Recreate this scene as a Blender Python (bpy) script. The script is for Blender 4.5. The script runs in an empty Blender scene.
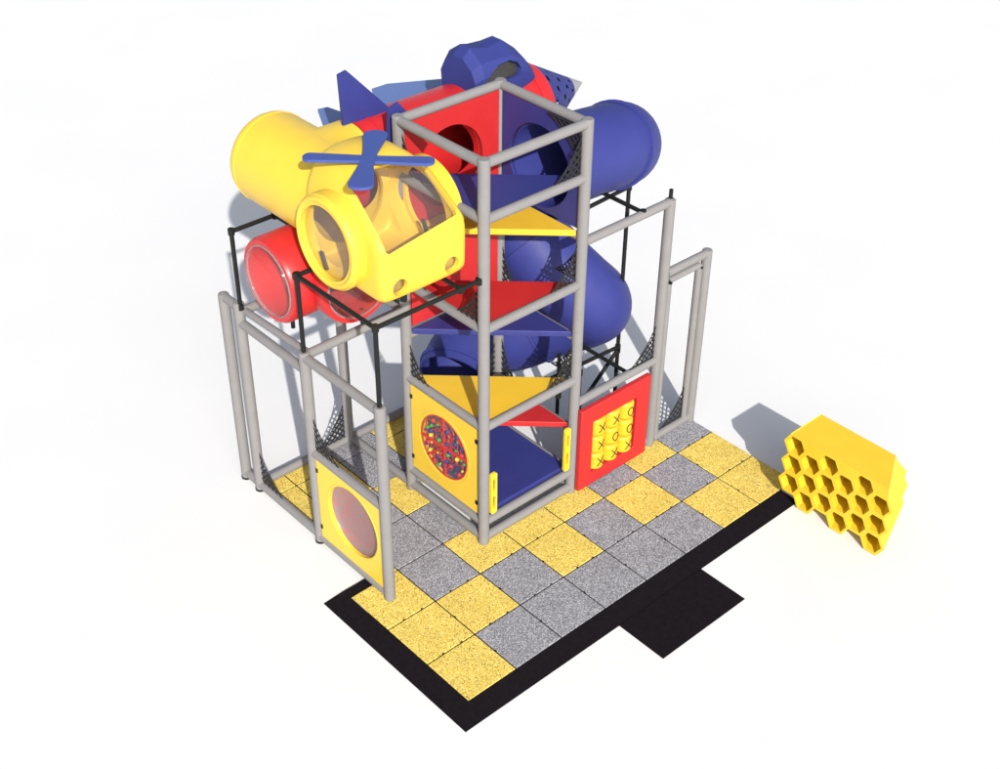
import bpy, bmesh, math, random
from mathutils import Vector, Matrix
random.seed(7)
C = bpy.context.scene.collection
PI = math.pi
V = Vector

# ------------------------------------------------------------------ materials
def mat(name, col, rough=.5, spec=.5, var=.0, vscale=6, bump=0, bscale=60, coat=0):
    m = bpy.data.materials.new(name); m.use_nodes = True
    nt = m.node_tree; b = nt.nodes['Principled BSDF']
    b.inputs['Base Color'].default_value = (*col, 1)
    b.inputs['Roughness'].default_value = rough
    b.inputs['Specular IOR Level'].default_value = spec
    if coat:
        b.inputs['Coat Weight'].default_value = coat; b.inputs['Coat Roughness'].default_value = .15
    tc = nt.nodes.new('ShaderNodeTexCoord')
    if var:
        n = nt.nodes.new('ShaderNodeTexNoise'); n.inputs['Scale'].default_value = vscale; n.inputs['Detail'].default_value = 5
        r = nt.nodes.new('ShaderNodeMapRange'); r.inputs['From Min'].default_value = .3; r.inputs['From Max'].default_value = .7
        r.inputs['To Min'].default_value = 1-var; r.inputs['To Max'].default_value = 1+var
        hs = nt.nodes.new('ShaderNodeHueSaturation'); hs.inputs['Color'].default_value = (*col, 1)
        nt.links.new(tc.outputs['Object'], n.inputs['Vector']); nt.links.new(n.outputs['Fac'], r.inputs['Value'])
        nt.links.new(r.outputs['Result'], hs.inputs['Value']); nt.links.new(hs.outputs['Color'], b.inputs['Base Color'])
        r2 = nt.nodes.new('ShaderNodeMapRange'); r2.inputs['To Min'].default_value = max(.05, rough-.1); r2.inputs['To Max'].default_value = rough+.1
        nt.links.new(n.outputs['Fac'], r2.inputs['Value']); nt.links.new(r2.outputs['Result'], b.inputs['Roughness'])
    if bump:
        n2 = nt.nodes.new('ShaderNodeTexNoise'); n2.inputs['Scale'].default_value = bscale; n2.inputs['Detail'].default_value = 3
        bp = nt.nodes.new('ShaderNodeBump'); bp.inputs['Strength'].default_value = bump; bp.inputs['Distance'].default_value = .01
        nt.links.new(tc.outputs['Object'], n2.inputs['Vector']); nt.links.new(n2.outputs['Fac'], bp.inputs['Height'])
        nt.links.new(bp.outputs['Normal'], b.inputs['Normal'])
    return m

YEL = mat('yellow_plastic', (.74, .50, .045), .42, .4, .03)
YELV = mat('yellow_vinyl', (.68, .43, .028), .5, .35, .03)
YELB = mat('yellow_foam', (.72, .49, .025), .5, .35, .03)
RED = mat('red_plastic', (.50, .018, .020), .38, .45, .03)
REDV = mat('red_vinyl', (.44, .018, .020), .5, .4, .03)
BLU = mat('blue_plastic', (.029, .036, .185), .56, .3, .04)
BLUV = mat('blue_vinyl', (.026, .032, .165), .5, .4, .04)
BLUP = mat('blue_board', (.042, .072, .27), .5, .4, .03)
WING = mat('wing_blue_sky_sheen', (.10, .16, .37), .45, .5, .03)  # plane blue made paler: sky reflection on the flat tops put into the colour
GREY = mat('grey_foam', (.208, .202, .202), .78, .2, .04, 9, .08, 120)
BLK = mat('black_steel', (.008, .009, .009), .6, .25, .1)
RUB = mat('black_rubber_edging', (.010, .008, .010), .95, .04, .15, 20, .25, 90)
NET = mat('black_netting', (.02, .02, .02), .8, .2, .1)
YELC = mat('yellow_turning_plastic', (.62, .40, .02), .38, .45, .03)
BLUC = mat('blue_cockpit_plastic', (.029, .038, .185), .7, .2, .04)
SIL = mat('grey_nose_tip', (.28, .28, .30), .4, .5, .05)
DARK = mat('dark_slot', (.04, .045, .055), .5, .4, .05)
GRN = mat('green_bead', (.02, .30, .05), .3, .5, .05)
INK = mat('black_ink', (.01, .01, .01), .6, .2, .05)

def glass(name, tint, fac, rough=.08, spec_col=(1, 1, 1)):
    """tinted clear plastic: see-through with a weak diffuse veil and a reflection"""
    m = bpy.data.materials.new(name); m.use_nodes = True
    nt = m.node_tree; nt.nodes.clear()
    out = nt.nodes.new('ShaderNodeOutputMaterial')
    tr = nt.nodes.new('ShaderNodeBsdfTransparent'); tr.inputs['Color'].default_value = (*tint, 1)
    di = nt.nodes.new('ShaderNodeBsdfDiffuse'); di.inputs['Color'].default_value = (*spec_col, 1)
    gl = nt.nodes.new('ShaderNodeBsdfGlossy'); gl.inputs['Roughness'].default_value = rough
    m1 = nt.nodes.new('ShaderNodeMixShader'); m1.inputs['Fac'].default_value = fac
    m2 = nt.nodes.new('ShaderNodeMixShader'); lw = nt.nodes.new('ShaderNodeLayerWeight'); lw.inputs['Blend'].default_value = .5
    pw = nt.nodes.new('ShaderNodeMath'); pw.operation = 'POWER'; pw.inputs[1].default_value = 4
    fr = nt.nodes.new('ShaderNodeMath'); fr.operation = 'MULTIPLY_ADD'; fr.inputs[1].default_value = .45; fr.inputs[2].default_value = .03
    nt.links.new(lw.outputs['Facing'], pw.inputs[0]); nt.links.new(pw.outputs[0], fr.inputs[0])
    nt.links.new(tr.outputs[0], m1.inputs[1]); nt.links.new(di.outputs[0], m1.inputs[2])
    nt.links.new(fr.outputs[0], m2.inputs['Fac']); nt.links.new(m1.outputs[0], m2.inputs[1]); nt.links.new(gl.outputs[0], m2.inputs[2])
    nt.links.new(m2.outputs[0], out.inputs['Surface'])
    return m
CLEAR = glass('clear_acrylic', (.96, .92, .93), .03)
SMOKE = glass('clear_windshield', (.96, .95, .95), .02, .1)
CLOUD = glass('mottled_window', (.5, .4, .4), .72, .3, (.30, .18, .17))
def mottle(m, c1, c2):
    nt = m.node_tree; di = [n for n in nt.nodes if n.type == 'BSDF_DIFFUSE'][0]; tc = nt.nodes.new('ShaderNodeTexCoord')
    n = nt.nodes.new('ShaderNodeTexNoise'); n.inputs['Scale'].default_value = 38; n.inputs['Detail'].default_value = 3
    cr = nt.nodes.new('ShaderNodeValToRGB'); cr.color_ramp.elements[0].position = .44; cr.color_ramp.elements[1].position = .56
    cr.color_ramp.elements[0].color = (*c1, 1); cr.color_ramp.elements[1].color = (*c2, 1)
    nt.links.new(tc.outputs['Object'], n.inputs['Vector']); nt.links.new(n.outputs['Fac'], cr.inputs['Fac']); nt.links.new(cr.outputs['Color'], di.inputs['Color'])
mottle(CLOUD, (.26, .22, .23), (.42, .16, .15))
FLANGE = glass('glint_flange', (.9, .85, .85), .14, .1, (.8, .75, .75))  # whitish diffuse part paints the highlight ring around each bubble
TINT = glass('cloudy_window', (.60, .42, .42), .55, .25, (.30, .18, .17))
SMOKE2 = glass('smoked_window', (.35, .35, .36), .35, .2, (.10, .10, .10))

def tile_mat(name, base, light, dark, fl, fd):
    m = bpy.data.materials.new(name); m.use_nodes = True
    nt = m.node_tree; b = nt.nodes['Principled BSDF']; b.inputs['Roughness'].default_value = .95
    b.inputs['Specular IOR Level'].default_value = .1
    tc = nt.nodes.new('ShaderNodeTexCoord')
    vo = nt.nodes.new('ShaderNodeTexVoronoi'); vo.inputs['Scale'].default_value = 140
    wn = nt.nodes.new('ShaderNodeTexWhiteNoise'); wn.noise_dimensions = '3D'
    nt.links.new(tc.outputs['Object'], vo.inputs['Vector']); nt.links.new(vo.outputs['Position'], wn.inputs['Vector'])
    cr = nt.nodes.new('ShaderNodeValToRGB'); cr.color_ramp.interpolation = 'CONSTANT'
    e = cr.color_ramp.elements; e[0].position = 0; e[0].color = (*dark, 1); e[1].position = fd; e[1].color = (*base, 1)
    x = e.new(fd+(1-fd-fl)*.5); x.color = (*[c*.82 for c in base], 1)
    x = e.new(1-fl); x.color = (*light, 1)
    nt.links.new(wn.outputs['Value'], cr.inputs['Fac'])
    n = nt.nodes.new('ShaderNodeTexNoise'); n.inputs['Scale'].default_value = 4; n.inputs['Detail'].default_value = 6
    r = nt.nodes.new('ShaderNodeMapRange'); r.inputs['From Min'].default_value = .3; r.inputs['From Max'].default_value = .7
    r.inputs['To Min'].default_value = .93; r.inputs['To Max'].default_value = 1.07
    hs = nt.nodes.new('ShaderNodeHueSaturation')
    nt.links.new(tc.outputs['Object'], n.inputs['Vector']); nt.links.new(n.outputs['Fac'], r.inputs['Value'])
    nt.links.new(r.outputs['Result'], hs.inputs['Value']); nt.links.new(cr.outputs['Color'], hs.inputs['Color'])
    nt.links.new(hs.outputs['Color'], b.inputs['Base Color'])
    bp = nt.nodes.new('ShaderNodeBump'); bp.inputs['Strength'].default_value = .25; bp.inputs['Distance'].default_value = .003
    nt.links.new(wn.outputs['Value'], bp.inputs['Height']); nt.links.new(bp.outputs['Normal'], b.inputs['Normal'])
    return m
TY = tile_mat('yellow_crumb_rubber', (.70, .51, .10), (.84, .68, .22), (.24, .17, .04), .20, .09)
TG = tile_mat('grey_crumb_rubber', (.25, .248, .268), (.43, .425, .45), (.12, .12, .13), .26, .16)
def floor_mat():
    m = bpy.data.materials.new('white_floor'); m.use_nodes = True
    nt = m.node_tree; b = nt.nodes['Principled BSDF']; b.inputs['Roughness'].default_value = .85
    b.inputs['Specular IOR Level'].default_value = .15
    tc = nt.nodes.new('ShaderNodeTexCoord'); n = nt.nodes.new('ShaderNodeTexNoise'); n.inputs['Scale'].default_value = .6; n.inputs['Detail'].default_value = 4
    cr = nt.nodes.new('ShaderNodeValToRGB'); cr.color_ramp.elements[0].position = .3; cr.color_ramp.elements[1].position = .7
    cr.color_ramp.elements[0].color = (.69, .69, .685, 1); cr.color_ramp.elements[1].color = (.71, .707, .70, 1)
    nt.links.new(tc.outputs['Object'], n.inputs['Vector']); nt.links.new(n.outputs['Fac'], cr.inputs['Fac']); nt.links.new(cr.outputs['Color'], b.inputs['Base Color'])
    return m
FLOOR = floor_mat()

# ------------------------------------------------------------------ object helpers
def thing(name, label, cat, loc=(0, 0, 0), group=None):
    o = bpy.data.objects.new(name, None); C.objects.link(o); o.location = loc; o.empty_display_size = .1
    o['label'] = label; o['category'] = cat
    if group: o['group'] = group
    return o
def obj(name, bm, m, parent=None, label=None, smooth=None, bevel=0, group=None):
    me = bpy.data.meshes.new(name)
    bmesh.ops.recalc_face_normals(bm, faces=bm.faces)
    bm.to_mesh(me); bm.free()
    for mm in (m if isinstance(m, (list, tuple)) else [m]): me.materials.append(mm)
    o = bpy.data.objects.new(name, me); C.objects.link(o)
    if parent is not None:
        o.parent = parent
        if parent.type == 'EMPTY': o.location = -parent.location
    if label: o['label'] = label
    if group: o['group'] = group
    if bevel:
        md = o.modifiers.new('bevel', 'BEVEL'); md.width = bevel; md.segments = 3; md.limit_method = 'ANGLE'; md.angle_limit = math.radians(40)
    if smooth:
        me.shade_smooth(); me.set_sharp_from_angle(angle=math.radians(smooth))
    return o
def BM(): return bmesh.new()
def frame_of(d):
    d = V(d).normalized(); a = V((0, 0, 1)) if abs(d.z) < .9 else V((1, 0, 0))
    x = d.cross(a).normalized(); return x, x.cross(d).normalized() * -1
def cyl(bm, a, b, r, n=20, r2=None, caps=True):
    a, b = V(a), V(b); x, y = frame_of(b-a); r2 = r if r2 is None else r2
    A = [bm.verts.new(a+r*(x*math.cos(t)+y*math.sin(t))) for t in [2*PI*i/n for i in range(n)]]
    B = [bm.verts.new(b+r2*(x*math.cos(t)+y*math.sin(t))) for t in [2*PI*i/n for i in range(n)]]
    for i in range(n): bm.faces.new((A[i], A[(i+1) % n], B[(i+1) % n], B[i]))
    if caps: bm.faces.new(A[::-1]); bm.faces.new(B)
def box(bm, x0, x1, y0, y1, z0, z1, mi=0):
    v = [bm.verts.new(p) for p in ((x0, y0, z0), (x1, y0, z0), (x1, y1, z0), (x0, y1, z0), (x0, y0, z1), (x1, y0, z1), (x1, y1, z1), (x0, y1, z1))]
    for f in ((0, 3, 2, 1), (4, 5, 6, 7), (0, 1, 5, 4), (1, 2, 6, 5), (2, 3, 7, 6), (3, 0, 4, 7)):
        g = bm.faces.new([v[i] for i in f]); g.material_index = mi
def prism(bm, pts, d):
    """polygon pts extruded by vector d"""
    d = V(d); A = [bm.verts.new(V(p)) for p in pts]; B = [bm.verts.new(V(p)+d) for p in pts]; n = len(pts)
    bm.faces.new(A[::-1]); bm.faces.new(B)
    for i in range(n): bm.faces.new((A[i], A[(i+1) % n], B[(i+1) % n], B[i]))
def sweep(bm, path, r, n=16, t=0, caps=True, radii=None):
    """tube along a path; t>0 makes it hollow with wall t"""
    path = [V(p) for p in path]; m = len(path)
    tan = [(path[min(i+1, m-1)]-path[max(i-1, 0)]).normalized() for i in range(m)]
    x, y = frame_of(tan[0]); rings = []
    for i in range(m):
        if i:
            q = tan[i-1].rotation_difference(tan[i]); x = q @ x; y = q @ y
        rr = radii[i] if radii else r
        row = []
        for w in ((rr, rr-t) if t else (rr,)):
            row.append([bm.verts.new(path[i]+w*(x*math.cos(a)+y*math.sin(a))) for a in [2*PI*k/n for k in range(n)]])
        rings.append(row)
    for i in range(m-1):
        for w in range(len(rings[0])):
            A, B = rings[i][w], rings[i+1][w]
            for k in range(n): bm.faces.new((A[k], A[(k+1) % n], B[(k+1) % n], B[k]))
    if t:
        for row in (rings[0], rings[-1]):
            for k in range(n): bm.faces.new((row[0][k], row[0][(k+1) % n], row[1][(k+1) % n], row[1][k]))
    elif caps:
        bm.faces.new(rings[0][0][::-1]); bm.faces.new(rings[-1][0])
def torus(bm, c, nrm, R, r, n=40, k=8):
    x, y = frame_of(nrm); c = V(c); nrm = V(nrm).normalized(); rows = []
    for i in range(n):
        a = 2*PI*i/n; d = x*math.cos(a)+y*math.sin(a)
        rows.append([bm.verts.new(c+d*(R+r*math.cos(b))+nrm*r*math.sin(b)) for b in [2*PI*j/k for j in range(k)]])
    for i in range(n):
        for j in range(k): bm.faces.new((rows[i][j], rows[(i+1) % n][j], rows[(i+1) % n][(j+1) % k], rows[i][(j+1) % k]))
def dome(bm, c, nrm, R, h, n=32, k=8):
    """shallow bubble of radius R and height h bulging along nrm"""
    x, y = frame_of(nrm); c = V(c); nrm = V(nrm).normalized(); rows = []
    for j in range(k):
        a = PI/2*j/k
        rows.append([bm.verts.new(c+(x*math.cos(2*PI*i/n)+y*math.sin(2*PI*i/n))*R*math.cos(a)+nrm*h*math.sin(a)) for i in range(n)])
    top = bm.verts.new(c+nrm*h)
    for j in range(k-1):
        for i in range(n): bm.faces.new((rows[j][i], rows[j][(i+1) % n], rows[j+1][(i+1) % n], rows[j+1][i]))
    for i in range(n): bm.faces.new((rows[-1][i], rows[-1][(i+1) % n], top))
def boolean(target, cutters, op='DIFFERENCE'):
    """apply boolean with temporary cutter meshes (bmesh list)"""
    for cb in cutters:
        me = bpy.data.meshes.new('tmp'); bmesh.ops.recalc_face_normals(cb, faces=cb.faces); cb.to_mesh(me); cb.free()
        co = bpy.data.objects.new('tmp', me); C.objects.link(co)
        loc = target.location.copy(); par = target.parent
        target.parent = None; target.location = (0, 0, 0)
        md = target.modifiers.new('b', 'BOOLEAN'); md.object = co; md.operation = op; md.solver = 'EXACT'
        bpy.context.view_layer.update()
        dg = bpy.context.evaluated_depsgraph_get()
        # only the boolean: other modifiers come later
        nm = bpy.data.meshes.new_from_object(target.evaluated_get(dg))
        target.modifiers.remove(md); old = target.data; target.data = nm
        bpy.data.objects.remove(co); bpy.data.meshes.remove(me)
        target.parent = par; target.location = loc
def smooth(o, ang=35, bevel=0):
    o.data.shade_smooth(); o.data.set_sharp_from_angle(angle=math.radians(ang))
    if bevel:
        md = o.modifiers.new('bevel', 'BEVEL'); md.width = bevel; md.segments = 2; md.limit_method = 'ANGLE'; md.angle_limit = math.radians(40)
def bmcyl(a, b, r, n=48):
    b_ = BM(); cyl(b_, a, b, r, n); return b_

# ------------------------------------------------------------------ grid of the structure
U0, U1, U2, U3, U4 = .24, 1.28, 2.335, 3.39, 3.97
V1, V2, V3, V4 = 1.275, 2.27, 3.19, 3.42
PR_ = .048
Z = [.06, .28, .77, 1.25, 1.73, 2.21, 2.70, 3.18, 3.64]

def post(parent, x, y, z1, z0=-.004, r=PR_, foot=False):
    b = BM(); cyl(b, (x, y, z0+.0), (x, y, z1), r, 24)
    p = obj('post', b, GREY, parent, smooth=40, bevel=.012)
    if foot:
        b = BM(); cyl(b, (x, y, -.016), (x, y, z0+.006), r*1.08, 20); obj('foot_cap', b, BLK, p, smooth=40)
    return p
def rail(parent, a, b_, r=.040, m=GREY, name='rail'):
    b = BM(); cyl(b, a, b_, r, 20); return obj(name, b, m, parent, smooth=40)
NP = 1.3
def net(parent, o, a, b_, sa, sb, step=.062, w=.0078):
    """corner net: origin o, unit directions a, b_, lengths sa, sb, hollow curved free edge"""
    o, a, b_ = V(o), V(a).normalized(), V(b_).normalized(); nrm = a.cross(b_)
    bm = BM()
    def inside(p, q):
        if p < 0 or q < 0 or p > sa or q > sb: return False
        return ((sa-p)/sa)**NP+((sb-q)/sb)**NP >= 1.0
    L = sa+sb
    for sgn in (1, -1):
        k = -L
        while k < L*1.01:
            run = None; t = 0
            while t < L:
                p = t; q = k+t if sgn > 0 else k+L-t
                ok = inside(p, q)
                if ok and run is None: run = (p, q)
                if (not ok) and run is not None:
                    e = (t, q)
                    if math.hypot(e[0]-run[0], e[1]-run[1]) > .01:
                        d = V((e[0]-run[0], e[1]-run[1])).normalized(); nn = V((-d.y, d.x))*w
                        P = [o+a*(run[0]+nn.x)+b_*(run[1]+nn.y), o+a*(run[0]-nn.x)+b_*(run[1]-nn.y), o+a*(e[0]-nn.x)+b_*(e[1]-nn.y), o+a*(e[0]+nn.x)+b_*(e[1]+nn.y)]
                        prism(bm, [p_-nrm*(.003+.002*sgn) for p_ in P], nrm*.005)
                    run = None
                t += .004
            k += step
    nn_ = 22; curve = [o+a*(sa-sa*math.cos(PI/2*k/nn_)**(2/NP) if k < nn_ else sa)+b_*(sb-sb*math.sin(PI/2*k/nn_)**(2/NP)) for k in range(nn_+1)]
    sweep(bm, curve, w*.6, 6)
    sweep(bm, [o, o+a*sa*.5, o+a*sa], w*1.0, 6); sweep(bm, [o, o+b_*sb*.5, o+b_*sb], w*1.0, 6)
    return obj('net', bm, NET, parent)

# ------------------------------------------------------------------ ground
b = BM(); s = 60
vs = [b.verts.new(p) for p in ((-s, -s, -.016), (s, -s, -.016), (s, s, -.016), (-s, s, -.016))]; b.faces.new(vs)
g = obj('ground', b, FLOOR); g['kind'] = 'structure'

# ------------------------------------------------------------------ rubber floor
fl = thing('rubber_floor', 'checkered floor of speckled yellow and grey rubber squares with black bevelled edging', 'rubber floor', (2, .6, -.016))
pattern = {0: 'YGGGGGYY', 1: 'YYGYGYGY', 2: 'YGYYYGYG', 3: 'YGG', 4: 'YGYGY', 5: 'YYGYG', 6: 'YYGYG'}
def tile_rects(c, r):
    x0, x1, y0, y1 = c*.5, c*.5+.5, r*.5, r*.5+.5
    lo = []
    # front strip
    if y0 < V1: lo.append((x0, x1, y0, min(y1, V1)))
    xm = U1
    if y1 > V2 and x1 > U1:
        bq = (max(x0, U1), min(x1, U2-.03), max(y0, V2), min(y1, V3))
        if bq[1]-bq[0] > .02 and bq[3]-bq[2] > .02: lo.append(bq)
    if y1 > V1 and x0 < xm:
        a0 = x0 if y1 <= 1.5 else max(x0, U0+.0)
        bq = (a0, min(x1, xm), max(y0, V1), min(y1, V3))
        if bq[1]-bq[0] > .02 and bq[3]-bq[2] > .02: lo.append(bq)
    return lo
e = .0065
for r, row in pattern.items():
    for c, ch in enumerate(row):
        rc = tile_rects(c, r)
        if not rc: continue
        b = BM()
        for (x0, x1, y0, y1) in rc:
            cx0 = x0+(e if abs(x0-c*.5) < 1e-6 else 0); cx1 = x1-(e if abs(x1-c*.5-.5) < 1e-6 else 0)
            cy0 = y0+(e if abs(y0-r*.5) < 1e-6 else 0); cy1 = y1-(e if abs(y1-r*.5-.5) < 1e-6 else 0)
            box(b, cx0, cx1, cy0, cy1, -.013, 0)
        obj('rubber_tile', b, TY if ch == 'Y' else TG, fl, 'yellow speckled tile' if ch == 'Y' else 'grey speckled tile', bevel=.005)
# dark seams underlay and connector pegs
b = BM(); box(b, 0, 4.0, 0, V1-.01, -.0155, -.009); box(b, U0, U1, V1-.01, V3, -.0155, -.009); box(b, U1, U2-.04, V2, V3, -.0155, -.009)
obj('seam_backing', b, BLK, fl)
b = BM()
for c in range(8):
    for r in (0, 1, 2):
        for (px, py) in ((c*.5+.17, r*.5), (c*.5+.36, r*.5), (c*.5, r*.5+.25)):
            if py < .02 and px > .02: continue
            if py > V1-.05 or px < .02: continue
            box(b, px-.009, px+.009, py-.009, py+.009, -.010, .0012)
obj('connector_peg', b, BLK, fl); C.objects[-1]['kind'] = 'stuff'
# bevelled edging
b = BM()
W = .205
def edge_prism(p0, p1, inner_dir):
    pass
vv = [(-W, -W), (3.80, -W), (3.80, 0), (0, 0), (0, 1.5), (-.17, 1.655)]
# sloped edging: outer edge low, inner edge at tile height
def V3d(x, y, z): return b.verts.new((x, y, z))
o1, o2, o3 = V3d(-W, -W, -.013), V3d(3.80, -W, -.013), V3d(3.80, -.002, -.002)
i1, i2 = V3d(-.002, -.002, -.002), V3d(-.002, 1.60, -.002)
o4 = V3d(-W, 1.60, -.013)
b.faces.new((o1, o2, o3, i1)); b.faces.new((o1, i1, i2, o4))
l = [V3d(v.co.x, v.co.y, -.0158) for v in (o1, o2, o3, i1, i2, o4)]
b.faces.new((l[0], l[1], o2, o1)); b.faces.new((l[1], l[2], o3, o2)); b.faces.new((l[0], l[5], o4, o1)); b.faces.new((l[5], l[4], i2, o4))
box(b, -.002, U0-.005, 1.503, 1.60, -.0155, -.002)
obj('edge_ramp', b, RUB, fl)
b = BM(); box(b, 1.45, 2.46, -.69, -W-.001, -.0155, -.0085)
sm = obj('step_mat', b, RUB, None, bevel=.003); sm['label'] = 'flat black rubber mat jutting out from the front edge of the floor'; sm['category'] = 'mat'

# ------------------------------------------------------------------ climbing tower
tw = thing('climbing_tower', 'tall square grey post tower with stacked blue, yellow and red triangular decks', 'climbing tower', (1.8, 1.77, 0))
for x in (U1, U2):
    for y in (V1, V2): post(tw, x, y, 3.68)
for z in (.06, .28-.05, 3.64):
    rail(tw, (U1, V1, z), (U2, V1, z)); rail(tw, (U1, V1, z), (U1, V2, z))
    rail(tw, (U1, V2, z), (U2, V2, z)); rail(tw, (U2, V1, z), (U2, V2, z))
for z in (1.25, 2.21, 3.18):
    rail(tw, (U1, V1, z), (U2, V1, z)); rail(tw, (U1, V1, z), (U1, V2, z))
for z in (.77, 1.73, 2.70):
    rail(tw, (U1, V2, z-.06), (U2, V2, z-.06)); rail(tw, (U2, V1, z-.06), (U2, V2, z-.06), .034)
def deck(pts, z, m, lab, t=.055):
    b = BM(); prism(b, [(x, y, z-t) for x, y in pts], (0, 0, t))
    return obj('deck', b, m, tw, lab, bevel=.008)
i = .035
A_, B_, C_, D_ = (U1+i, V1+i), (U2-i, V1+i), (U1+i, V2-i), (U2-i, V2-i)
deck([A_, B_, D_, C_], .30, BLUV, 'square blue vinyl deck at the bottom')
for z, m, lab in ((1.27, YELV, 'yellow triangular deck at mid height'), (2.23, REDV, 'large red triangular deck'), (3.20, BLUV, 'topmost blue triangular deck')):
    deck([A_, B_, C_], z, m, lab)
for z, m, lab in ((.78, REDV, 'small red triangular step deck above the blue floor'), (1.74, BLUV, 'blue triangular deck under the red one'), (2.71, YELV, 'yellow triangular deck just under the top level')):
    deck([B_, D_, C_], z, m, lab)
# wall panels
b = BM(); box(b, U1+.02, U2-.045, V2-.035, V2-.005, 2.70, 3.61)
p = obj('wall_panel', b, REDV, tw, 'red vinyl wall with round crawl hole')
boolean(p, [bmcyl((1.77, V2-.2, 3.11), (1.77, V2+.2, 3.11), .345)]); smooth(p, 30)
b = BM(); box(b, U2-.02, U2+.008, V1+.045, V2-.045, 2.72, 3.61)
p = obj('wall_panel', b, BLUV, tw, 'blue vinyl wall with round crawl hole')
boolean(p, [bmcyl((U2-.2, 1.78, 3.10), (U2+.2, 1.78, 3.10), .355)]); smooth(p, 30)
b = BM(); box(b, U1+.05, U2-.045, V2-.035, V2-.005, 1.76, 2.62)
obj('wall_panel', b, REDV, tw, 'lower red vinyl wall behind the red deck', bevel=.006)
# bead activity panel
b = BM(); box(b, U1-.018, U1+.018, V1+.06, V2-.055, .30, 1.20)
p = obj('activity_panel', b, YEL, tw, 'yellow panel with round window of coloured beads')
cy, cz, R = 1.775, .765, .308
boolean(p, [bmcyl((U1-.1, cy, cz), (U1+.1, cy, cz), R)]); smooth(p, 30)
b = BM(); cyl(b, (U1+.012, cy, cz), (U1+.020, cy, cz), R, 48); obj('backing_disc', b, mat('bead_backing', (.035, .02, .13), .5, .4, .1), p)
b = BM(); torus(b, (U1-.014, cy, cz), (1, 0, 0), R-.004, .009, 56); obj('ring', b, RED, p, smooth=60)
b = BM(); torus(b, (U1-.016, cy, cz), (1, 0, 0), R+.03, .006, 56); obj('rim', b, YEL, p, smooth=60)
b = BM()
for a in (88, 176, 268, 356, 318):
    c, s_ = math.cos(math.radians(a)), math.sin(math.radians(a))
    cyl(b, (U1-.012, cy, cz), (U1-.012, cy+R*c, cz+R*s_), .014, 8)
cyl(b, (U1-.018, cy, cz), (U1+.004, cy, cz), .035, 16)
obj('spokes', b, RED, p, smooth=40)
# a crescent-shaped yellow ledge at the bottom rear of the window
b = BM(); pts = []
for k in range(15):
    a = math.radians(-70+k*8-10); pts.append((U1+.004, cy+R*math.cos(a)*.99, cz+R*math.sin(a)*.99))
for k in range(15):
    a = math.radians(32-k*8); pts.append((U1+.004, cy+.12+(R-.11)*math.cos(a)*.75, cz-.05+(R-.08)*math.sin(a)*.85))
try:
    prism(b, pts, (.008, 0, 0)); obj('ledge', b, YEL, p)
except Exception: b.free()
beadm = [RED, GRN, YELB, BLU, GRN, BLU, BLU, REDV]
pos = []; tries = 0
while len(pos) < 52 and tries < 5000:
    tries += 1
    a = random.random()*2*PI; rr = (R-.03)*math.sqrt(random.random())
    q = (rr*math.cos(a), rr*math.sin(a))
    if all(math.hypot(q[0]-w[0], q[1]-w[1]) > .042 for w in pos): pos.append(q)
sph = {}
for k, q in enumerate(pos):
    m = beadm[k % 8]; rad = random.choice((.014, .018, .024))
    b = BM(); bmesh.ops.create_icosphere(b, subdivisions=2, radius=rad, matrix=Matrix.Translation((U1-.006, cy+q[0], cz+q[1])))
    obj('bead', b, m, p, smooth=60)
# squiggly bead wires
b = BM()
for w in range(9):
    path = []
    a0 = random.random()*6; r0 = .04+.027*w
    for k in range(34):
        a = a0+k*.14; rr = min(r0+.03*math.sin(k*.8+w), R-.01)
        path.append((U1-.004, cy+rr*math.cos(a), cz+rr*math.sin(a)))
    sweep(b, path, .0055, 6)
obj('bead_wires', b, [RED], p)
b = BM(); cyl(b, (U1-.022, cy, cz), (U1-.019, cy, cz), R, 40); obj('cover', b, glass('cover_acrylic', (.96, .96, .96), .02), p)
for zz in (.42, 1.08):
    for yy in (V1+.07, V2-.065):
        b = BM(); box(b, U1-.026, U1-.016, yy-.012, yy+.012, zz-.02, zz+.02); obj('clip', b, BLK, p)
# hand grips
def grip2(x, z0, z1):
    b = BM(); w = .034; n = 6; pts = []
    r_ = .022
    for (cx, cz_, a0) in ((x+w-r_, z1-r_, 0), (x-w+r_, z1-r_, 90), (x-w+r_, z0+r_, 180), (x+w-r_, z0+r_, 270)):
        for k in range(n+1):
            a = math.radians(a0+90*k/n); pts.append((cx+r_*math.cos(a), V1-.058, cz_+r_*math.sin(a)))
    prism(b, pts, (0, .024, 0)); o = obj('hand_grip', b, YELB, tw); h = z1-z0
    cs = []
    for k in (.29, .71):
        c_ = BM(); cc = []
        for (s0, a0) in ((1, 0), (-1, 180)):
            for j in range(7):
                a = math.radians(a0+180*j/6); cc.append((x+.013*math.cos(a), V1-.2, z0+h*k+s0*h*.12+.013*math.sin(a)))
        prism(c_, cc, (0, .4, 0)); cs.append(c_)
    boolean(o, cs); smooth(o, 30); return o
grip2(U1+.068, .33, .77); grip2(U2-.115, .33, .80)
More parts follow.
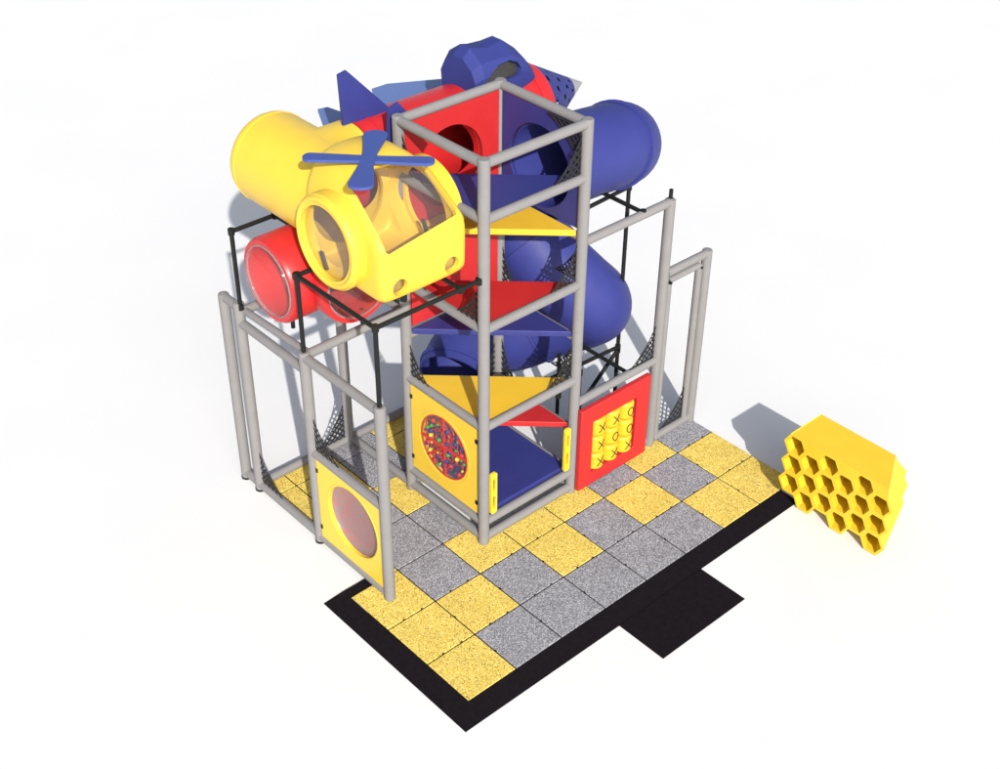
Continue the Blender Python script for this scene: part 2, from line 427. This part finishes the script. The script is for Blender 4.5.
# nets
for z in (1.25, 2.21, 3.18):
    net(tw, (U2-.04, V1+.01, z+.03), (-1, 0, 0), (0, 0, 1), .30, .36)
    net(tw, (U1, V2-.04, z+.03), (0, -1, 0), (0, 0, 1), .26, .34)
net(tw, (U1, V1+.04, 2.24), (0, 1, 0), (0, 0, 1), .30, .40)
net(tw, (U2-.035, V1+.04, 3.60), (0, 1, 0), (0, 0, -1), .36, .30)
for z in (.82, 1.78):
    net(tw, (U2, V2-.04, z), (0, -1, 0), (0, 0, 1), .20, .40)
    net(tw, (U2, V1+.04, z+.45), (0, 1, 0), (0, 0, 1), .26, .34)
net(tw, (U2-.04, V2, .82), (-1, 0, 0), (0, 0, 1), .16, .36)

# ------------------------------------------------------------------ left post frame
lf = thing('post_frame', 'row of grey padded posts and rails standing left of the tower', 'post frame', (U0, 2.3, 0))
post(lf, U0, V1, 1.98); post(lf, U0, V2-.02, 1.98, foot=True); post(lf, U0, V3, 2.0, foot=True); post(lf, U0, V4, 1.98, foot=True)
post(lf, U1-.03, V3, 1.98)
E2 = V2-.02
rail(lf, (U0, V1, .05), (U0, V4, .05)); rail(lf, (U0, V1, 1.93), (U0, E2, 1.93)); rail(lf, (U0, V1, .98), (U0, E2, .98))
rail(lf, (U0, E2, 1.80), (U0, V3, 1.80)); rail(lf, (U0+.05, E2, 1.94), (U0+.05, V3, 1.90), .032)
rail(lf, (U0, V3, 1.95), (U0, V4, 1.95)); rail(lf, (U0, E2, 1.94), (U1, V2, 1.94)); rail(lf, (U0, V3, 1.90), (U1, V3, 1.90))
rail(lf, (U1-.03, V2, 1.94), (U1-.03, V3, 1.94)); rail(lf, (U0, V3, .05), (U2-.04, V3, .05)); rail(lf, (U1, V2, .05), (U1, V3, .05))
net(lf, (U0, E2-.04, 1.01), (0, -1, 0), (0, 0, 1), .34, .34)
net(lf, (U0, V3-.04, .08), (0, -1, 0), (0, 0, 1), .34, .36)
net(lf, (U1-.07, V3, .08), (-1, 0, 0), (0, 0, 1), .34, .40)
net(lf, (U1-.03, V2+.05, 1.98), (0, 1, 0), (0, 0, 1), .26, .24)
# round window panel
b = BM(); box(b, U0-.018, U0+.018, V1+.055, E2-.055, .08, .945)
wp = obj('window_panel', b, YEL, lf, 'yellow panel with round cloudy window')
wy, wz, WR = 1.715, .55, .33
boolean(wp, [bmcyl((U0-.1, wy, wz), (U0+.1, wy, wz), WR)]); smooth(wp, 30)
b = BM(); dome(b, (U0+.010, wy, wz), (1, 0, 0), WR-.001, .07); obj('window_bubble', b, CLOUD, wp, smooth=60)
b = BM(); torus(b, (U0-.016, wy, wz), (1, 0, 0), WR+.014, .006, 56); obj('rim', b, YEL, wp, smooth=60)
for zz in (.2, .82):
    b = BM(); box(b, U0-.026, U0-.016, E2-.075, E2-.055, zz-.02, zz+.02); obj('clip', b, BLK, wp)

# ------------------------------------------------------------------ right post frame
rf = thing('post_frame', 'grey padded post and two rails reaching right from the tower above the red panel', 'post frame', (U3, V1, 0))
post(rf, U3, V1, 2.63); rail(rf, (U2+.03, V1, 2.60), (U3, V1, 2.60)); rail(rf, (U2+.03, V1, .985), (U3, V1, .985)); rail(rf, (U2+.03, V1+.02, .05), (U3, V1+.02, .05))
b = BM(); cyl(b, (U3, V1, 2.62), (U3, V1, 2.72), .018, 12); obj('pipe_stub', b, BLK, rf, smooth=40)
net(rf, (U3-.04, V1, 1.02), (-1, 0, 0), (0, 0, 1), .32, .36)
df = thing('door_frame', 'low double-railed grey door frame at the far right end of the posts', 'door frame', (3.7, V1, 0))
post(df, U4, V1, 1.92); rail(df, (U3+.04, V1, 1.885), (U4, V1, 1.885)); rail(df, (U3+.04, V1, .05), (U4, V1, .05))
post(df, U3+.085, V1+.01, 1.76, r=.034); post(df, U4-.085, V1+.01, 1.80, r=.034); rail(df, (U3+.085, V1+.01, 1.785), (U4-.085, V1+.01, 1.785), .03)
for x in (U3+.085, U4-.085):
    b = BM(); cyl(b, (x, V1-.03, 1.775), (x, V1+.01, 1.775), .014, 10); obj('bolt', b, BLK, df)
net(df, (U4-.12, V1+.01, .085), (-1, 0, 0), (0, 0, 1), .30, .36)

# ------------------------------------------------------------------ tic-tac-toe panel
tt = thing('game_panel', 'red padded board of nine yellow turning cylinders marked X and O', 'game panel', (2.85, V1, .5))
X0, X1, Z0, Z1 = 2.335, 3.225, .05, .945
ox0, ox1, oz0, oz1 = 2.49, 3.055, .19, .765
b = BM(); box(b, X0, X1, 1.170, 1.224, Z0, Z1)
fr = obj('panel_frame', b, REDV, tt)
c_ = BM(); box(c_, ox0, ox1, 1.0, 1.5, oz0, oz1); boolean(fr, [c_]); smooth(fr, 30, .010)
b = BM(); box(b, ox0-.02, ox1+.02, 1.33, 1.35, oz0-.02, oz1+.02); box(b, ox0-.02, ox0-.003, 1.226, 1.33, oz0-.02, oz1+.02); box(b, ox1+.003, ox1+.02, 1.226, 1.33, oz0-.02, oz1+.02); obj('back_tray', b, REDV, tt)
marks = ['XXO', 'XOO', 'XXX']
cw = (ox1-ox0-.012)/3; chh = (oz1-oz0)/3
for r in range(3):
    for c in range(3):
        cx = ox0+.006+cw*(c+.5); cz2 = oz1-chh*(r+.5); rad = cw*.462
        b = BM(); cyl(b, (cx, 1.235, cz2-chh*.465), (cx, 1.235, cz2+chh*.465), rad, 32)
        cc = obj('turning_cylinder', b, YELC, tt, smooth=40, bevel=.024)
        ycen = 1.235
        def P(a, zz, rad=rad, cx=cx, ycen=ycen, cz2=cz2): return (cx+(rad+.001)*math.sin(a), ycen-(rad+.001)*math.cos(a), cz2+zz)
        b = BM()
        if marks[r][c] == 'X':
            for sg in (1, -1):
                sweep(b, [P(-.42+.84*k/8, sg*(-.045+.09*k/8)) for k in range(9)], .0048, 6)
        else:
            sweep(b, [P(.38*math.cos(2*PI*k/24), .045*math.sin(2*PI*k/24)) for k in range(25)], .0048, 6)
        obj('mark', b, INK, cc)

# ------------------------------------------------------------------ black pipe supports
def pipes(name, label, loc, segs, r=.019, feet=()):
    t = thing(name, label, 'pipe support', loc)
    for (a, b_) in segs:
        bb = BM(); cyl(bb, a, b_, r, 12); obj('pipe', bb, BLK, t, smooth=40)
    pts = {}
    for a, b_ in segs:
        for p_ in (a, b_): pts[tuple(round(q, 2) for q in p_)] = p_
    for p_ in pts.values():
        bb = BM(); cyl(bb, (p_[0], p_[1], p_[2]-.028), (p_[0], p_[1], p_[2]+.026), r*1.45, 12); obj('elbow', bb, BLK, t, smooth=40)
    return t
ZT = 2.68
pipes('pipe_support', 'black pipe frame on the left posts carrying the yellow pod and tube', (U0, 2, 2), [
    ((U0, V1, 1.95), (U0, V1, ZT)), ((U0, E2, 1.95), (U0, E2, ZT)), ((U0, V3-.03, 1.97), (U0, V3-.03, ZT)),
    ((U0, V1, ZT), (U0, E2, ZT)), ((U0, V1, ZT), (U1-.05, V1, ZT)), ((U0, E2, ZT), (U1, E2, ZT)),
    ((U0, V3-.03, ZT), (.66, V3-.03, ZT)), ((.66, V3-.03, ZT), (.66, V1+.2, ZT-.005)), ((1.05, V1, ZT), (1.05, E2, ZT)),
    ((U1-.03, V3, 1.96), (U1-.03, V3, ZT+.05)), ((.66, V3-.03, ZT), (U1-.03, V3, ZT))])
pipes('pipe_support', 'black pipe stand under the blue spiral slide right of the tower', (3.2, 1.7, 0), [
    ((3.33, 1.70, -.014), (3.33, 1.70, 2.64)), ((3.05, V1, 2.62), (3.05, 1.96, 2.62)), ((3.33, 1.70, 2.60), (2.70, 1.66, 2.60)),
    ((3.06, V1+.03, .96), (3.06, 2.0, .96)), ((3.33, 1.70, .93), (2.45, 1.75, .93)), ((2.98, 2.12, -.014), (2.98, 2.12, 2.3)),
    ((2.36, 1.50, .95), (3.06, 1.95, .90)), ((2.70, 1.66, 2.60), (2.9, 1.80, 2.70)), ((2.38, 1.72, 2.62), (2.70, 1.66, 2.60)),
    ((2.75, 1.62, .55), (2.75, 1.62, .95)), ((2.75, 1.62, .55), (3.33, 1.70, .90))])

# ------------------------------------------------------------------ yellow crawl tube
TZ = 3.13
yt = thing('crawl_tube', 'big yellow plastic tube with a side branch joining the red plane', 'crawl tube', (.76, 2.9, 2.75))
def solid_path(path, r, n=56, radii=None):
    b_ = BM(); sweep(b_, path, r, n, radii=radii); return b_
def tube_rounded(x, z, y0, y1, r, cap=.10, n=56):
    path = [(x, y0, z)]; rad = [r]
    for k in range(9):
        a = PI/2*k/8; path.append((x, y1-cap+cap*math.sin(a), z)); rad.append(max(.02, r-cap*.9+cap*.9*math.cos(a)))
    return solid_path(path, r, n, rad)
RY = .385
o = obj('tube', tube_rounded(.76, TZ, 2.24, 3.38, RY, .13), YEL, yt)
boolean(o, [solid_path([(.76, 2.70, TZ), (1.15, 2.70, TZ)], RY*.985)], 'UNION')
boolean(o, [tube_rounded(.76, TZ, 2.20, 3.34, RY-.025, .12), solid_path([(.76, 2.70, TZ), (1.3, 2.70, TZ)], RY*.985-.025)])
smooth(o, 38)
b = BM(); sweep(b, [(.76, 3.235, TZ), (.76, 3.25, TZ)], RY+.004, 56, .02); obj('end_seam', b, YEL, yt, smooth=40)

# ------------------------------------------------------------------ helicopter pod
hp = thing('helicopter_pod', 'yellow helicopter-shaped play pod with windshield and blue rotor', 'helicopter pod', (.78, 1.8, 2.7))
def chaikin(p_, n_=2):
    for _ in range(n_):
        q = []
        for i_ in range(len(p_)):
            a_, c2 = p_[i_], p_[(i_+1) % len(p_)]
            q += [(a_[0]*.75+c2[0]*.25, a_[1]*.75+c2[1]*.25), (a_[0]*.25+c2[0]*.75, a_[1]*.25+c2[1]*.75)]
        p_ = q
    return p_
# section: x offset from the middle, height fraction
sect = chaikin([(-.33, 0), (.33, 0), (.385, .06), (.40, .12), (.405, .50), (.385, .72), (.27, .93), (.12, 1.02), (-.12, 1.02), (-.27, .95), (-.385, .72), (-.405, .50), (-.40, .12), (-.385, .06)], 2)
# stations along v: (v, z low, z high, scale, roof flatness)
stat = [(1.358, 2.86, 3.14, .84), (1.362, 2.80, 3.19, .93), (1.375, 2.765, 3.225, .975), (1.40, 2.745, 3.26, 1), (1.46, 2.725, 3.32, 1), (1.60, 2.715, 3.46, 1), (1.71, 2.712, 3.57, 1), (1.77, 2.71, 3.615, 1), (1.87, 2.71, 3.65, 1), (2.05, 2.71, 3.66, 1), (2.22, 2.71, 3.64, 1), (2.26, 2.72, 3.62, .985), (2.275, 2.74, 3.60, .96)]
def heli_solid(off):
    b_ = BM(); rows_ = []
    cx = .785
    boxy = chaikin([(-.33, 0), (.33, 0), (.385, .06), (.40, .12), (.405, .60), (.405, .90), (.36, .985), (.15, 1.0), (-.15, 1.0), (-.36, .985), (-.405, .90), (-.405, .60), (-.40, .12), (-.385, .06)], 2)
    for v_, zl, zh, sc_ in stat:
        vv_ = 1.8+(v_-1.8)*(1-off/.45); hw = 1-off/.40
        zl2, zh2 = zl+off, zh-off
        w_ = max(0, min(1, (v_-1.42)/.5))*.85
        rows_.append([b_.verts.new((cx+(p_[0]*w_+q_[0]*(1-w_))*sc_*hw, vv_, zl2+(zh2-zl2)*(p_[1]*w_+q_[1]*(1-w_)))) for p_, q_ in zip(sect, boxy)])
    n_ = len(sect)
    for j in range(len(rows_)-1):
        for k in range(n_): b_.faces.new((rows_[j][k], rows_[j][(k+1) % n_], rows_[j+1][(k+1) % n_], rows_[j+1][k]))
    b_.faces.new(rows_[0][::-1]); b_.faces.new(rows_[-1])
    return obj('tmpbody', b_, YEL)
def to_bm(o_):
    b_ = BM(); b_.from_mesh(o_.data); bpy.data.objects.remove(o_); return b_
SC_Y, SC_Z, SR = 1.90, 3.09, .375
body = heli_solid(0)
boolean(body, [solid_path([(.285, SC_Y, SC_Z), (.31, SC_Y, SC_Z), (.7, SC_Y, SC_Z)], SR, 56, [SR-.02, SR, SR]),
               solid_path([(.9, SC_Y, SC_Z), (1.30, SC_Y, SC_Z)], SR)], 'UNION')
inner = to_bm(heli_solid(.035))
boolean(body, [inner, bmcyl((.315, SC_Y, SC_Z), (1.27, SC_Y, SC_Z), SR-.03, 56)])
sd = V((0, .335, .33)).normalized(); sn = V((0, -sd.z, sd.y))
def slopept(x, s_, d): return V((x, 1.40, 3.235))+sd*s_+sn*d
c_ = BM(); L = .50
wp_ = [(.455, -.075), (1.115, .0), (1.135, .05), (1.09, L-.10), (1.05, L-.02), (1.00, L), (.56, L+.05), (.49, L+.03), (.455, L-.03), (.435, .0), (.435, -.055)]
prism(c_, [slopept(x, s_, -.16) for x, s_ in wp_], sn*.32)
cuts = [c_, bmcyl((.2, SC_Y, SC_Z), (.40, SC_Y, SC_Z), .295, 56), bmcyl((1.1, SC_Y, SC_Z), (1.4, SC_Y, SC_Z), .295, 56),
        bmcyl((.76, 2.1, TZ-.0), (.76, 2.5, TZ), .33, 56),
        bmcyl((.545, 1.2, 2.86), (.545, 1.6, 2.86), .068, 32), bmcyl((1.035, 1.2, 2.86), (1.035, 1.6, 2.86), .068, 32)]
boolean(body, cuts)
body.name = 'pod_body'; body.data.name = 'pod_body'
body.parent = hp; body.location = -hp.location
smooth(body, 32)
b = BM(); prism(b, [slopept(.78+(x-.78)*1.04, s_*1.04-.01, -.032) for x, s_ in wp_], sn*.006); obj('windshield', b, SMOKE, hp)
for x in (.315,):
    b = BM(); cyl(b, (x+.012, SC_Y, SC_Z), (x+.018, SC_Y, SC_Z), .30, 48); obj('round_window', b, SMOKE, hp)
for x in (.545, 1.035):
    b = BM(); cyl(b, (x, 1.398, 2.86), (x, 1.404, 2.86), .07, 24); obj('headlight', b, SMOKE, hp)
b = BM(); torus(b, (.297, SC_Y, SC_Z), (1, 0, 0), .338, .026, 56); obj('window_ring', b, YEL, hp, smooth=60)
for (x, y0, z0, dy, dz) in ((.345, 2.06, 2.94, -.055, -.13), (1.16, 1.86, 3.0, -.07, -.16)):
    b = BM()
    prism(b, [(x-.012, y0, z0), (x-.012, y0-.035, z0+.004), (x-.012, y0-.035+dy, z0+dz+.004), (x-.012, y0+dy, z0+dz)], (.02, 0, 0)); obj('grab_slot', b, DARK, hp)
# rotor
rt = V((.625, 1.775, 3.69))
b = BM(); cyl(b, (.625, 1.775, 3.56), (.625, 1.775, 3.712), .02, 16); hub = obj('rotor_hub', b, BLUP, hp, smooth=40)
def blade(ang, L_, w0, w1):
    b_ = BM(); d = V((math.cos(ang), math.sin(ang), 0)); n_ = V((-d.y, d.x, 0)); pts = [rt-n_*w0, ]
    out = []
    for s_ in (-1,):
        pass
    k = 10; r_ = w1*.8
    pts = [rt-d*.03-n_*w0, rt+d*.10-n_*w0, rt+d*(L_-r_)-n_*w1]
    for j in range(1, k):
        a = -PI/2+PI*j/k; pts.append(rt+d*(L_-r_+r_*math.cos(a))+n_*w1*math.sin(a))
    pts += [rt+d*(L_-r_)+n_*w1, rt+d*.10+n_*w0, rt-d*.03+n_*w0]
    prism(b_, pts, (0, 0, .022)); return b_
for j, (a, L_, w0, w1) in enumerate(((-45, .475, .050, .062), (135, .475, .050, .062), (45, .47, .052, .092), (225, .47, .052, .092))):
    o = obj('blade', blade(math.radians(a), L_, w0, w1), BLUP, hp, bevel=.004)
    o.location.z += .0015*j

# ------------------------------------------------------------------ red lower tube with bubbles
RZ, RR, RV = 2.40, .365, 2.72
rd = thing('crawl_tube', 'red plastic tube with two clear bubble windows below the yellow pod', 'crawl tube', (.76, 2.7, 2.0))
def rpath():
    p_ = [(.27, RV, RZ), (1.2, RV, RZ)]
    return p_
o = obj('tube', solid_path([(.27, RV, RZ), (.30, RV, RZ), (1.86, RV, RZ)], RR, 56, [RR-.02, RR, RR]), RED, rd)
boolean(o, [solid_path([(.80, RV, RZ), (.80, 2.26, RZ), (.80, 2.23, RZ)], RR*.985, 56, [RR*.985, RR*.985, RR*.96])], 'UNION')
boolean(o, [bmcyl((.2, RV, RZ), (1.80, RV, RZ), .31, 56), bmcyl((.80, 2.1, RZ), (.80, RV, RZ), .308, 56)])
smooth(o, 38)
b = BM(); dome(b, (.28, RV, RZ), (-1, 0, 0), .305, .12, 48, 12); obj('bubble_window', b, CLEAR, rd, smooth=70)
b = BM(); dome(b, (.80, 2.235, RZ), (0, -1, 0), .303, .12, 48, 12); obj('bubble_window', b, CLEAR, rd, smooth=70)
b = BM(); torus(b, (.270, RV, RZ), (1, 0, 0), .302, .010, 56); obj('bubble_flange', b, FLANGE, rd, smooth=60)
b = BM(); torus(b, (.80, 2.225, RZ), (0, 1, 0), .302, .010, 56); obj('bubble_flange', b, FLANGE, rd, smooth=60)
for (x, y, z) in ((.42, 2.66, 1.93), (.86, 2.30, 1.96)):
    b = BM(); cyl(b, (x, y, z), (x, y, z+.14), .018, 12); obj('leg', b, BLK, rd, smooth=40)

# ------------------------------------------------------------------ plane pod
pl = thing('airplane_pod', 'red jet plane play pod with blue cockpit, wings, fin and pointed nose behind the tower', 'airplane pod', (2, 2.7, 2.8))
PV, PZ, PRr = 2.70, 3.13, .375
o = obj('fuselage', solid_path([(1.155, PV, PZ), (1.17, PV, PZ), (3.02, PV, PZ), (3.05, PV, PZ)], PRr, 64, [PRr-.01, PRr, PRr, PRr-.01]), RED, pl)
boolean(o, [solid_path([(1.77, PV, 3.11), (1.77, V2+.01, 3.11)], .36, 56)], 'UNION')
boolean(o, [bmcyl((1.0, PV, PZ), (3.02, PV, PZ), PRr-.02, 56), bmcyl((1.77, PV, 3.11), (1.77, V2-.1, 3.11), .342, 56)])
smooth(o, 38)
for u_ in (1.17, 1.30, 2.93):
    b = BM(); sweep(b, [(u_-.012, PV, PZ), (u_+.012, PV, PZ)], PRr+.008, 64, .02); obj('ring', b, RED, pl, smooth=40)
# nose cone with square holes
b = BM(); n, m = 36, 20; N0, N1, NT = 3.05, 3.52, 3.72
def cr_(u_): return max(.002, (PRr-.012)*(NT-u_)/(NT-N0))
rows = []
for j in range(m+1):
    u_ = N0+(N1-N0)*j/m
    rows.append([b.verts.new((u_, PV+cr_(u_)*math.cos(2*PI*i_/n), PZ+cr_(u_)*math.sin(2*PI*i_/n))) for i_ in range(n)])
for j in range(m):
    for i_ in range(n):
        hole = (j % 4 in (1, 2)) and j < 19 and ((i_+(2 if (j//4) % 2 else 0)) % 4 in (0,))
        if not hole: b.faces.new((rows[j][i_], rows[j][(i_+1) % n], rows[j+1][(i_+1) % n], rows[j+1][i_]))
o = obj('nose_cone', b, BLU, pl, 'blue perforated nose cone', smooth=40)
md = o.modifiers.new('s', 'SOLIDIFY'); md.thickness = .008; md.offset = -1
b = BM(); sweep(b, [(N1, PV, PZ), (NT, PV, PZ)], .1, 32, radii=[cr_(N1)+.002, .004]); obj('nose_tip', b, SIL, pl, 'pointed light grey nose tip', smooth=40)
# cockpit
b = BM()
cock = [  # (u, [(half width, z)...])
    (2.19, [(.20, 3.38), (.22, 3.60), (.17, 3.70), (.06, 3.78)]),
    (2.27, [(.23, 3.36), (.245, 3.64), (.20, 3.76), (.06, 3.86)]),
    (2.47, [(.24, 3.36), (.255, 3.64), (.21, 3.76), (.06, 3.81)]),
    (2.62, [(.24, 3.36), (.255, 3.62), (.21, 3.75), (.06, 3.84)]),
    (2.76, [(.22, 3.36), (.24, 3.56), (.19, 3.67), (.06, 3.73)]),
    (2.89, [(.18, 3.38), (.20, 3.45), (.15, 3.53), (.05, 3.57)])]
rr_ = []
cock = [(u_+.06, [(h_, 3.36+(z_-3.36)*.94) for h_, z_ in hs_]) for u_, hs_ in cock]
for u_, hs_ in cock:
    ring = [b.verts.new((u_, PV-h_, z_)) for h_, z_ in hs_]+[b.verts.new((u_, PV+h_, z_)) for h_, z_ in hs_[::-1]]
    rr_.append(ring)
for j in range(len(rr_)-1):
    for k in range(8): b.faces.new((rr_[j][k], rr_[j][(k+1) % 8], rr_[j+1][(k+1) % 8], rr_[j+1][k]))
b.faces.new(rr_[0][::-1]); b.faces.new(rr_[-1])
cp = obj('cockpit', b, BLUC, pl, 'faceted blue cockpit canopy with dark side window')
# hollow and window
c_ = BM()
ri = []
for u_, hs_ in cock:
    uu = 2.57+(u_-2.57)*.88
    ri.append([c_.verts.new((uu, PV-h_*.86, 3.3+(z_-3.3)*.90)) for h_, z_ in hs_]+[c_.verts.new((uu, PV+h_*.86, 3.3+(z_-3.3)*.90)) for h_, z_ in hs_[::-1]])
for j in range(len(ri)-1):
    for k in range(8): c_.faces.new((ri[j][k], ri[j][(k+1) % 8], ri[j+1][(k+1) % 8], ri[j+1][k]))
c_.faces.new(ri[0][::-1]); c_.faces.new(ri[-1])
w_ = BM(); pts = [(2.31, 3.555), (2.34, 3.59), (2.40, 3.64), (2.50, 3.69), (2.62, 3.70), (2.71, 3.66), (2.745, 3.60), (2.72, 3.56), (2.62, 3.545)]
prism(w_, [(x, PV-.6, z_) for x, z_ in pts], (0, .55, 0))
boolean(cp, [c_, w_]); smooth(cp, 16)
b = BM(); prism(b, [(x, y_, z_) for x, y_, z_ in [(2.30, PV-.212, 3.55), (2.30, PV-.185, 3.70), (2.74, PV-.165, 3.68), (2.74, PV-.200, 3.54)]], (0, .005, 0)); obj('cockpit_window', b, SMOKE2, cp)
# fin, wings
b = BM(); prism(b, [(1.07, PV-.012, 3.45), (1.05, PV-.012, 3.93), (1.13, PV-.012, 3.945), (1.56, PV-.012, 3.49), (1.56, PV-.012, 3.45)], (0, .024, 0)); obj('tail_fin', b, BLU, pl)
def wing(pts, z_, lab=None, n_='wing'):
    b_ = BM(); prism(b_, [(x, y, z_) for x, y in pts], (0, 0, .025)); return obj(n_, b_, WING, pl, lab)
wing([(1.75, 2.95), (2.22, 3.86), (2.39, 3.86), (2.88, 3.60), (3.0, 2.95)], 3.09, 'large blue wing, painted paler as if sky-lit')
wing([(1.15, 2.95), (1.60, 3.82), (1.69, 3.80), (1.86, 2.95)], 3.09, 'small blue tail wing, painted paler as if sky-lit', 'tail_wing')
b = BM(); prism(b, [(1.20, 2.36, 3.0), (1.27, 2.36, 3.70), (1.36, 2.36, 3.73), (1.45, 2.36, 3.62), (1.50, 2.36, 3.0)], (0, .022, 0)); obj('side_fin', b, BLU, pl)

# ------------------------------------------------------------------ spiral slide
sl = thing('spiral_slide', 'dark blue enclosed tube slide spiralling down behind the tower', 'tube slide', (3, 2.4, 0))
BR = .362
ctrl = [(2.1, 1.78, 3.09), (U2+.01, 1.78, 3.09), (2.75, 1.77, 3.06), (3.24, 1.80, 2.99), (3.46, 2.05, 2.80), (3.20, 2.38, 2.58), (2.88, 2.56, 2.38), (2.76, 2.42, 2.12),
        (2.82, 2.18, 1.87), (2.98, 1.97, 1.62), (3.17, 1.91, 1.39), (3.28, 2.10, 1.17), (3.12, 2.40, .98), (2.92, 2.62, .82), (2.76, 2.86, .69), (2.58, 3.00, .54), (2.33, 2.90, .41), (2.15, 2.78, .34)]
path = []
for k in range(1, len(ctrl)-2):
    p0, p1, p2, p3 = (V(q) for q in ctrl[k-1:k+3])
    for j in range(7):
        t_ = j/7; path.append(.5*((2*p1)+(p2-p0)*t_+(2*p0-5*p1+4*p2-p3)*t_*t_+(3*p1-p0-3*p2+p3)*t_**3))
path.append(V(ctrl[-2]))
b = BM(); sweep(b, path, BR, 40, .022); obj('slide_tube', b, BLU, sl, smooth=60)
def ringat(idx, w=.013):
    d = (path[idx+1]-path[idx]).normalized(); b_ = BM()
    sweep(b_, [path[idx]-d*w, path[idx]+d*w], BR+.020, 40, .035); obj('tube_flange', b_, BLU, sl, smooth=40)
for idx in (13, 45, 80, len(path)-3): ringat(idx)
# ------------------------------------------------------------------ honeycomb block
hc = thing('honeycomb_block', 'bright yellow honeycomb play block with eighteen hexagonal holes', 'honeycomb block', (4, -.5, 0))
HXF, px = 3.71, .21
hv = [-.135-.182*c for c in range(6)]
def hz(c, k): return .115+.21*k+(0.105 if c % 2 == 0 else 0)     # k=0..2 from the ground
def hexpts(cy_, cz_, r): return [(cy_+r*math.cos(math.radians(60*i_)), cz_+r*math.sin(math.radians(60*i_))) for i_ in range(6)]
RH = px/math.sqrt(3)
# outline: walk lower edge then top
low = []
for c in range(6):
    P6 = hexpts(hv[c], hz(c, 0), RH*1.04)
    low += [P6[0], P6[5], P6[4], P6[3]] if True else []
outl = []
def add(p_):
    if not outl or math.hypot(outl[-1][0]-p_[0], outl[-1][1]-p_[1]) > .03: outl.append(p_)
# left side (v max) going down: column 0 hexes
for k in (2, 1, 0):
    P6 = hexpts(hv[0], hz(0, k), RH*1.04); add(P6[1]) if k == 2 else None; add(P6[0])
    if k > 0: add(P6[5])
for c in range(6):
    P6 = hexpts(hv[c], hz(c, 0), RH*1.04)
    add(P6[5]); add(P6[4])
for k in (0, 1, 2):
    P6 = hexpts(hv[5], hz(5, k), RH*1.04)
    add(P6[3]); add(P6[2])
ZTOP = .742
outl.append((hv[5]-RH*.42, ZTOP)); 
outl.append((hv[0]+RH*.5, ZTOP))
zmin = min(p_[1] for p_ in outl)
outl = [(p_[0], p_[1]-zmin-.003) for p_ in outl]
b = BM(); prism(b, [(HXF, y, z_) for y, z_ in outl], (.76, 0, 0))
hb = obj('honeycomb_body', b, YELB, hc)
# slanted back
c_ = BM(); prism(c_, [(HXF+.42, .4, .90), (HXF+.42, .4, .76), (HXF+.65, .4, .40), (HXF+.67, .4, .0), (HXF+.67, .4, -.1), (HXF+.9, .4, -.1), (HXF+.9, .4, .90)], (0, -1.8, 0))
cuts = [c_]
for c in range(6):
    h_ = BM()
    for k in range(3):
        prism(h_, [(HXF-.1, y, z_) for y, z_ in hexpts(hv[c], hz(c, k)-zmin-.003, RH*.80)], (.58, 0, 0))
    cuts.append(h_)
boolean(hb, cuts)
for v_ in hb.data.vertices:
    tt_ = max(0, min(1, (-.1-v_.co.y)/1.0)); v_.co.y += (.56*min(v_.co.x-HXF, .42)+.05*max(0, v_.co.x-HXF-.42))*tt_
smooth(hb, 20, .006)

# ------------------------------------------------------------------ camera
f, cx_, cy_, cz_, yaw, pit, roll = 1348.359, -4.54531, -5.33028, 7.98273, .833297, .620077, .0091124
cyw, syw, cp_, sp = math.cos(yaw), math.sin(yaw), math.cos(pit), math.sin(pit)
F = V((cyw*cp_, syw*cp_, -sp)); Rr = V((syw, -cyw, 0)); Uu = Rr.cross(F)
R2 = Rr*math.cos(roll)+Uu*math.sin(roll); U2_ = Uu*math.cos(roll)-Rr*math.sin(roll)
cd = bpy.data.cameras.new('camera'); cam = bpy.data.objects.new('camera', cd); C.objects.link(cam)
cam.matrix_world = Matrix(((R2.x, U2_.x, -F.x, cx_), (R2.y, U2_.y, -F.y, cy_), (R2.z, U2_.z, -F.z, cz_), (0, 0, 0, 1)))
cd.sensor_fit = 'HORIZONTAL'; cd.sensor_width = 36; cd.lens = f/1000*36; cd.clip_end = 500; cd.clip_start = .1
bpy.context.scene.camera = cam

# ------------------------------------------------------------------ light
az = V((.48, .877, 0)).normalized(); el = math.radians(31.5)
trav = V((az.x*math.cos(el), az.y*math.cos(el), -math.sin(el)))
sd_ = bpy.data.lights.new('sun', 'SUN'); sd_.energy = 3.5; sd_.angle = math.radians(.6); sd_.color = (1, .965, .91)
so = bpy.data.objects.new('sun', sd_); C.objects.link(so); so.rotation_euler = trav.to_track_quat('-Z', 'Y').to_euler(); so.location = (0, -5, 10)
w = bpy.data.worlds.new('World'); bpy.context.scene.world = w; w.use_nodes = True
nt = w.node_tree; bg = nt.nodes['Background']; sk = nt.nodes.new('ShaderNodeTexSky'); sk.sky_type = 'NISHITA'; sk.sun_disc = False
sk.sun_elevation = el; sk.sun_rotation = math.atan2(-az.x, -az.y); sk.air_density = 1.0; sk.dust_density = 2.0; sk.ozone_density = 1.0
hs = nt.nodes.new('ShaderNodeHueSaturation'); hs.inputs['Saturation'].default_value = .62
nt.links.new(sk.outputs['Color'], hs.inputs['Color']); nt.links.new(hs.outputs['Color'], bg.inputs['Color']); bg.inputs['Strength'].default_value = .10
sc = bpy.context.scene
sc.view_settings.view_transform = 'Standard'; sc.view_settings.look = 'None'; sc.view_settings.gamma = 1
sc.view_settings.exposure = .64
sc.render.engine = 'CYCLES'; sc.cycles.max_bounces = 10; sc.cycles.transparent_max_bounces = 12
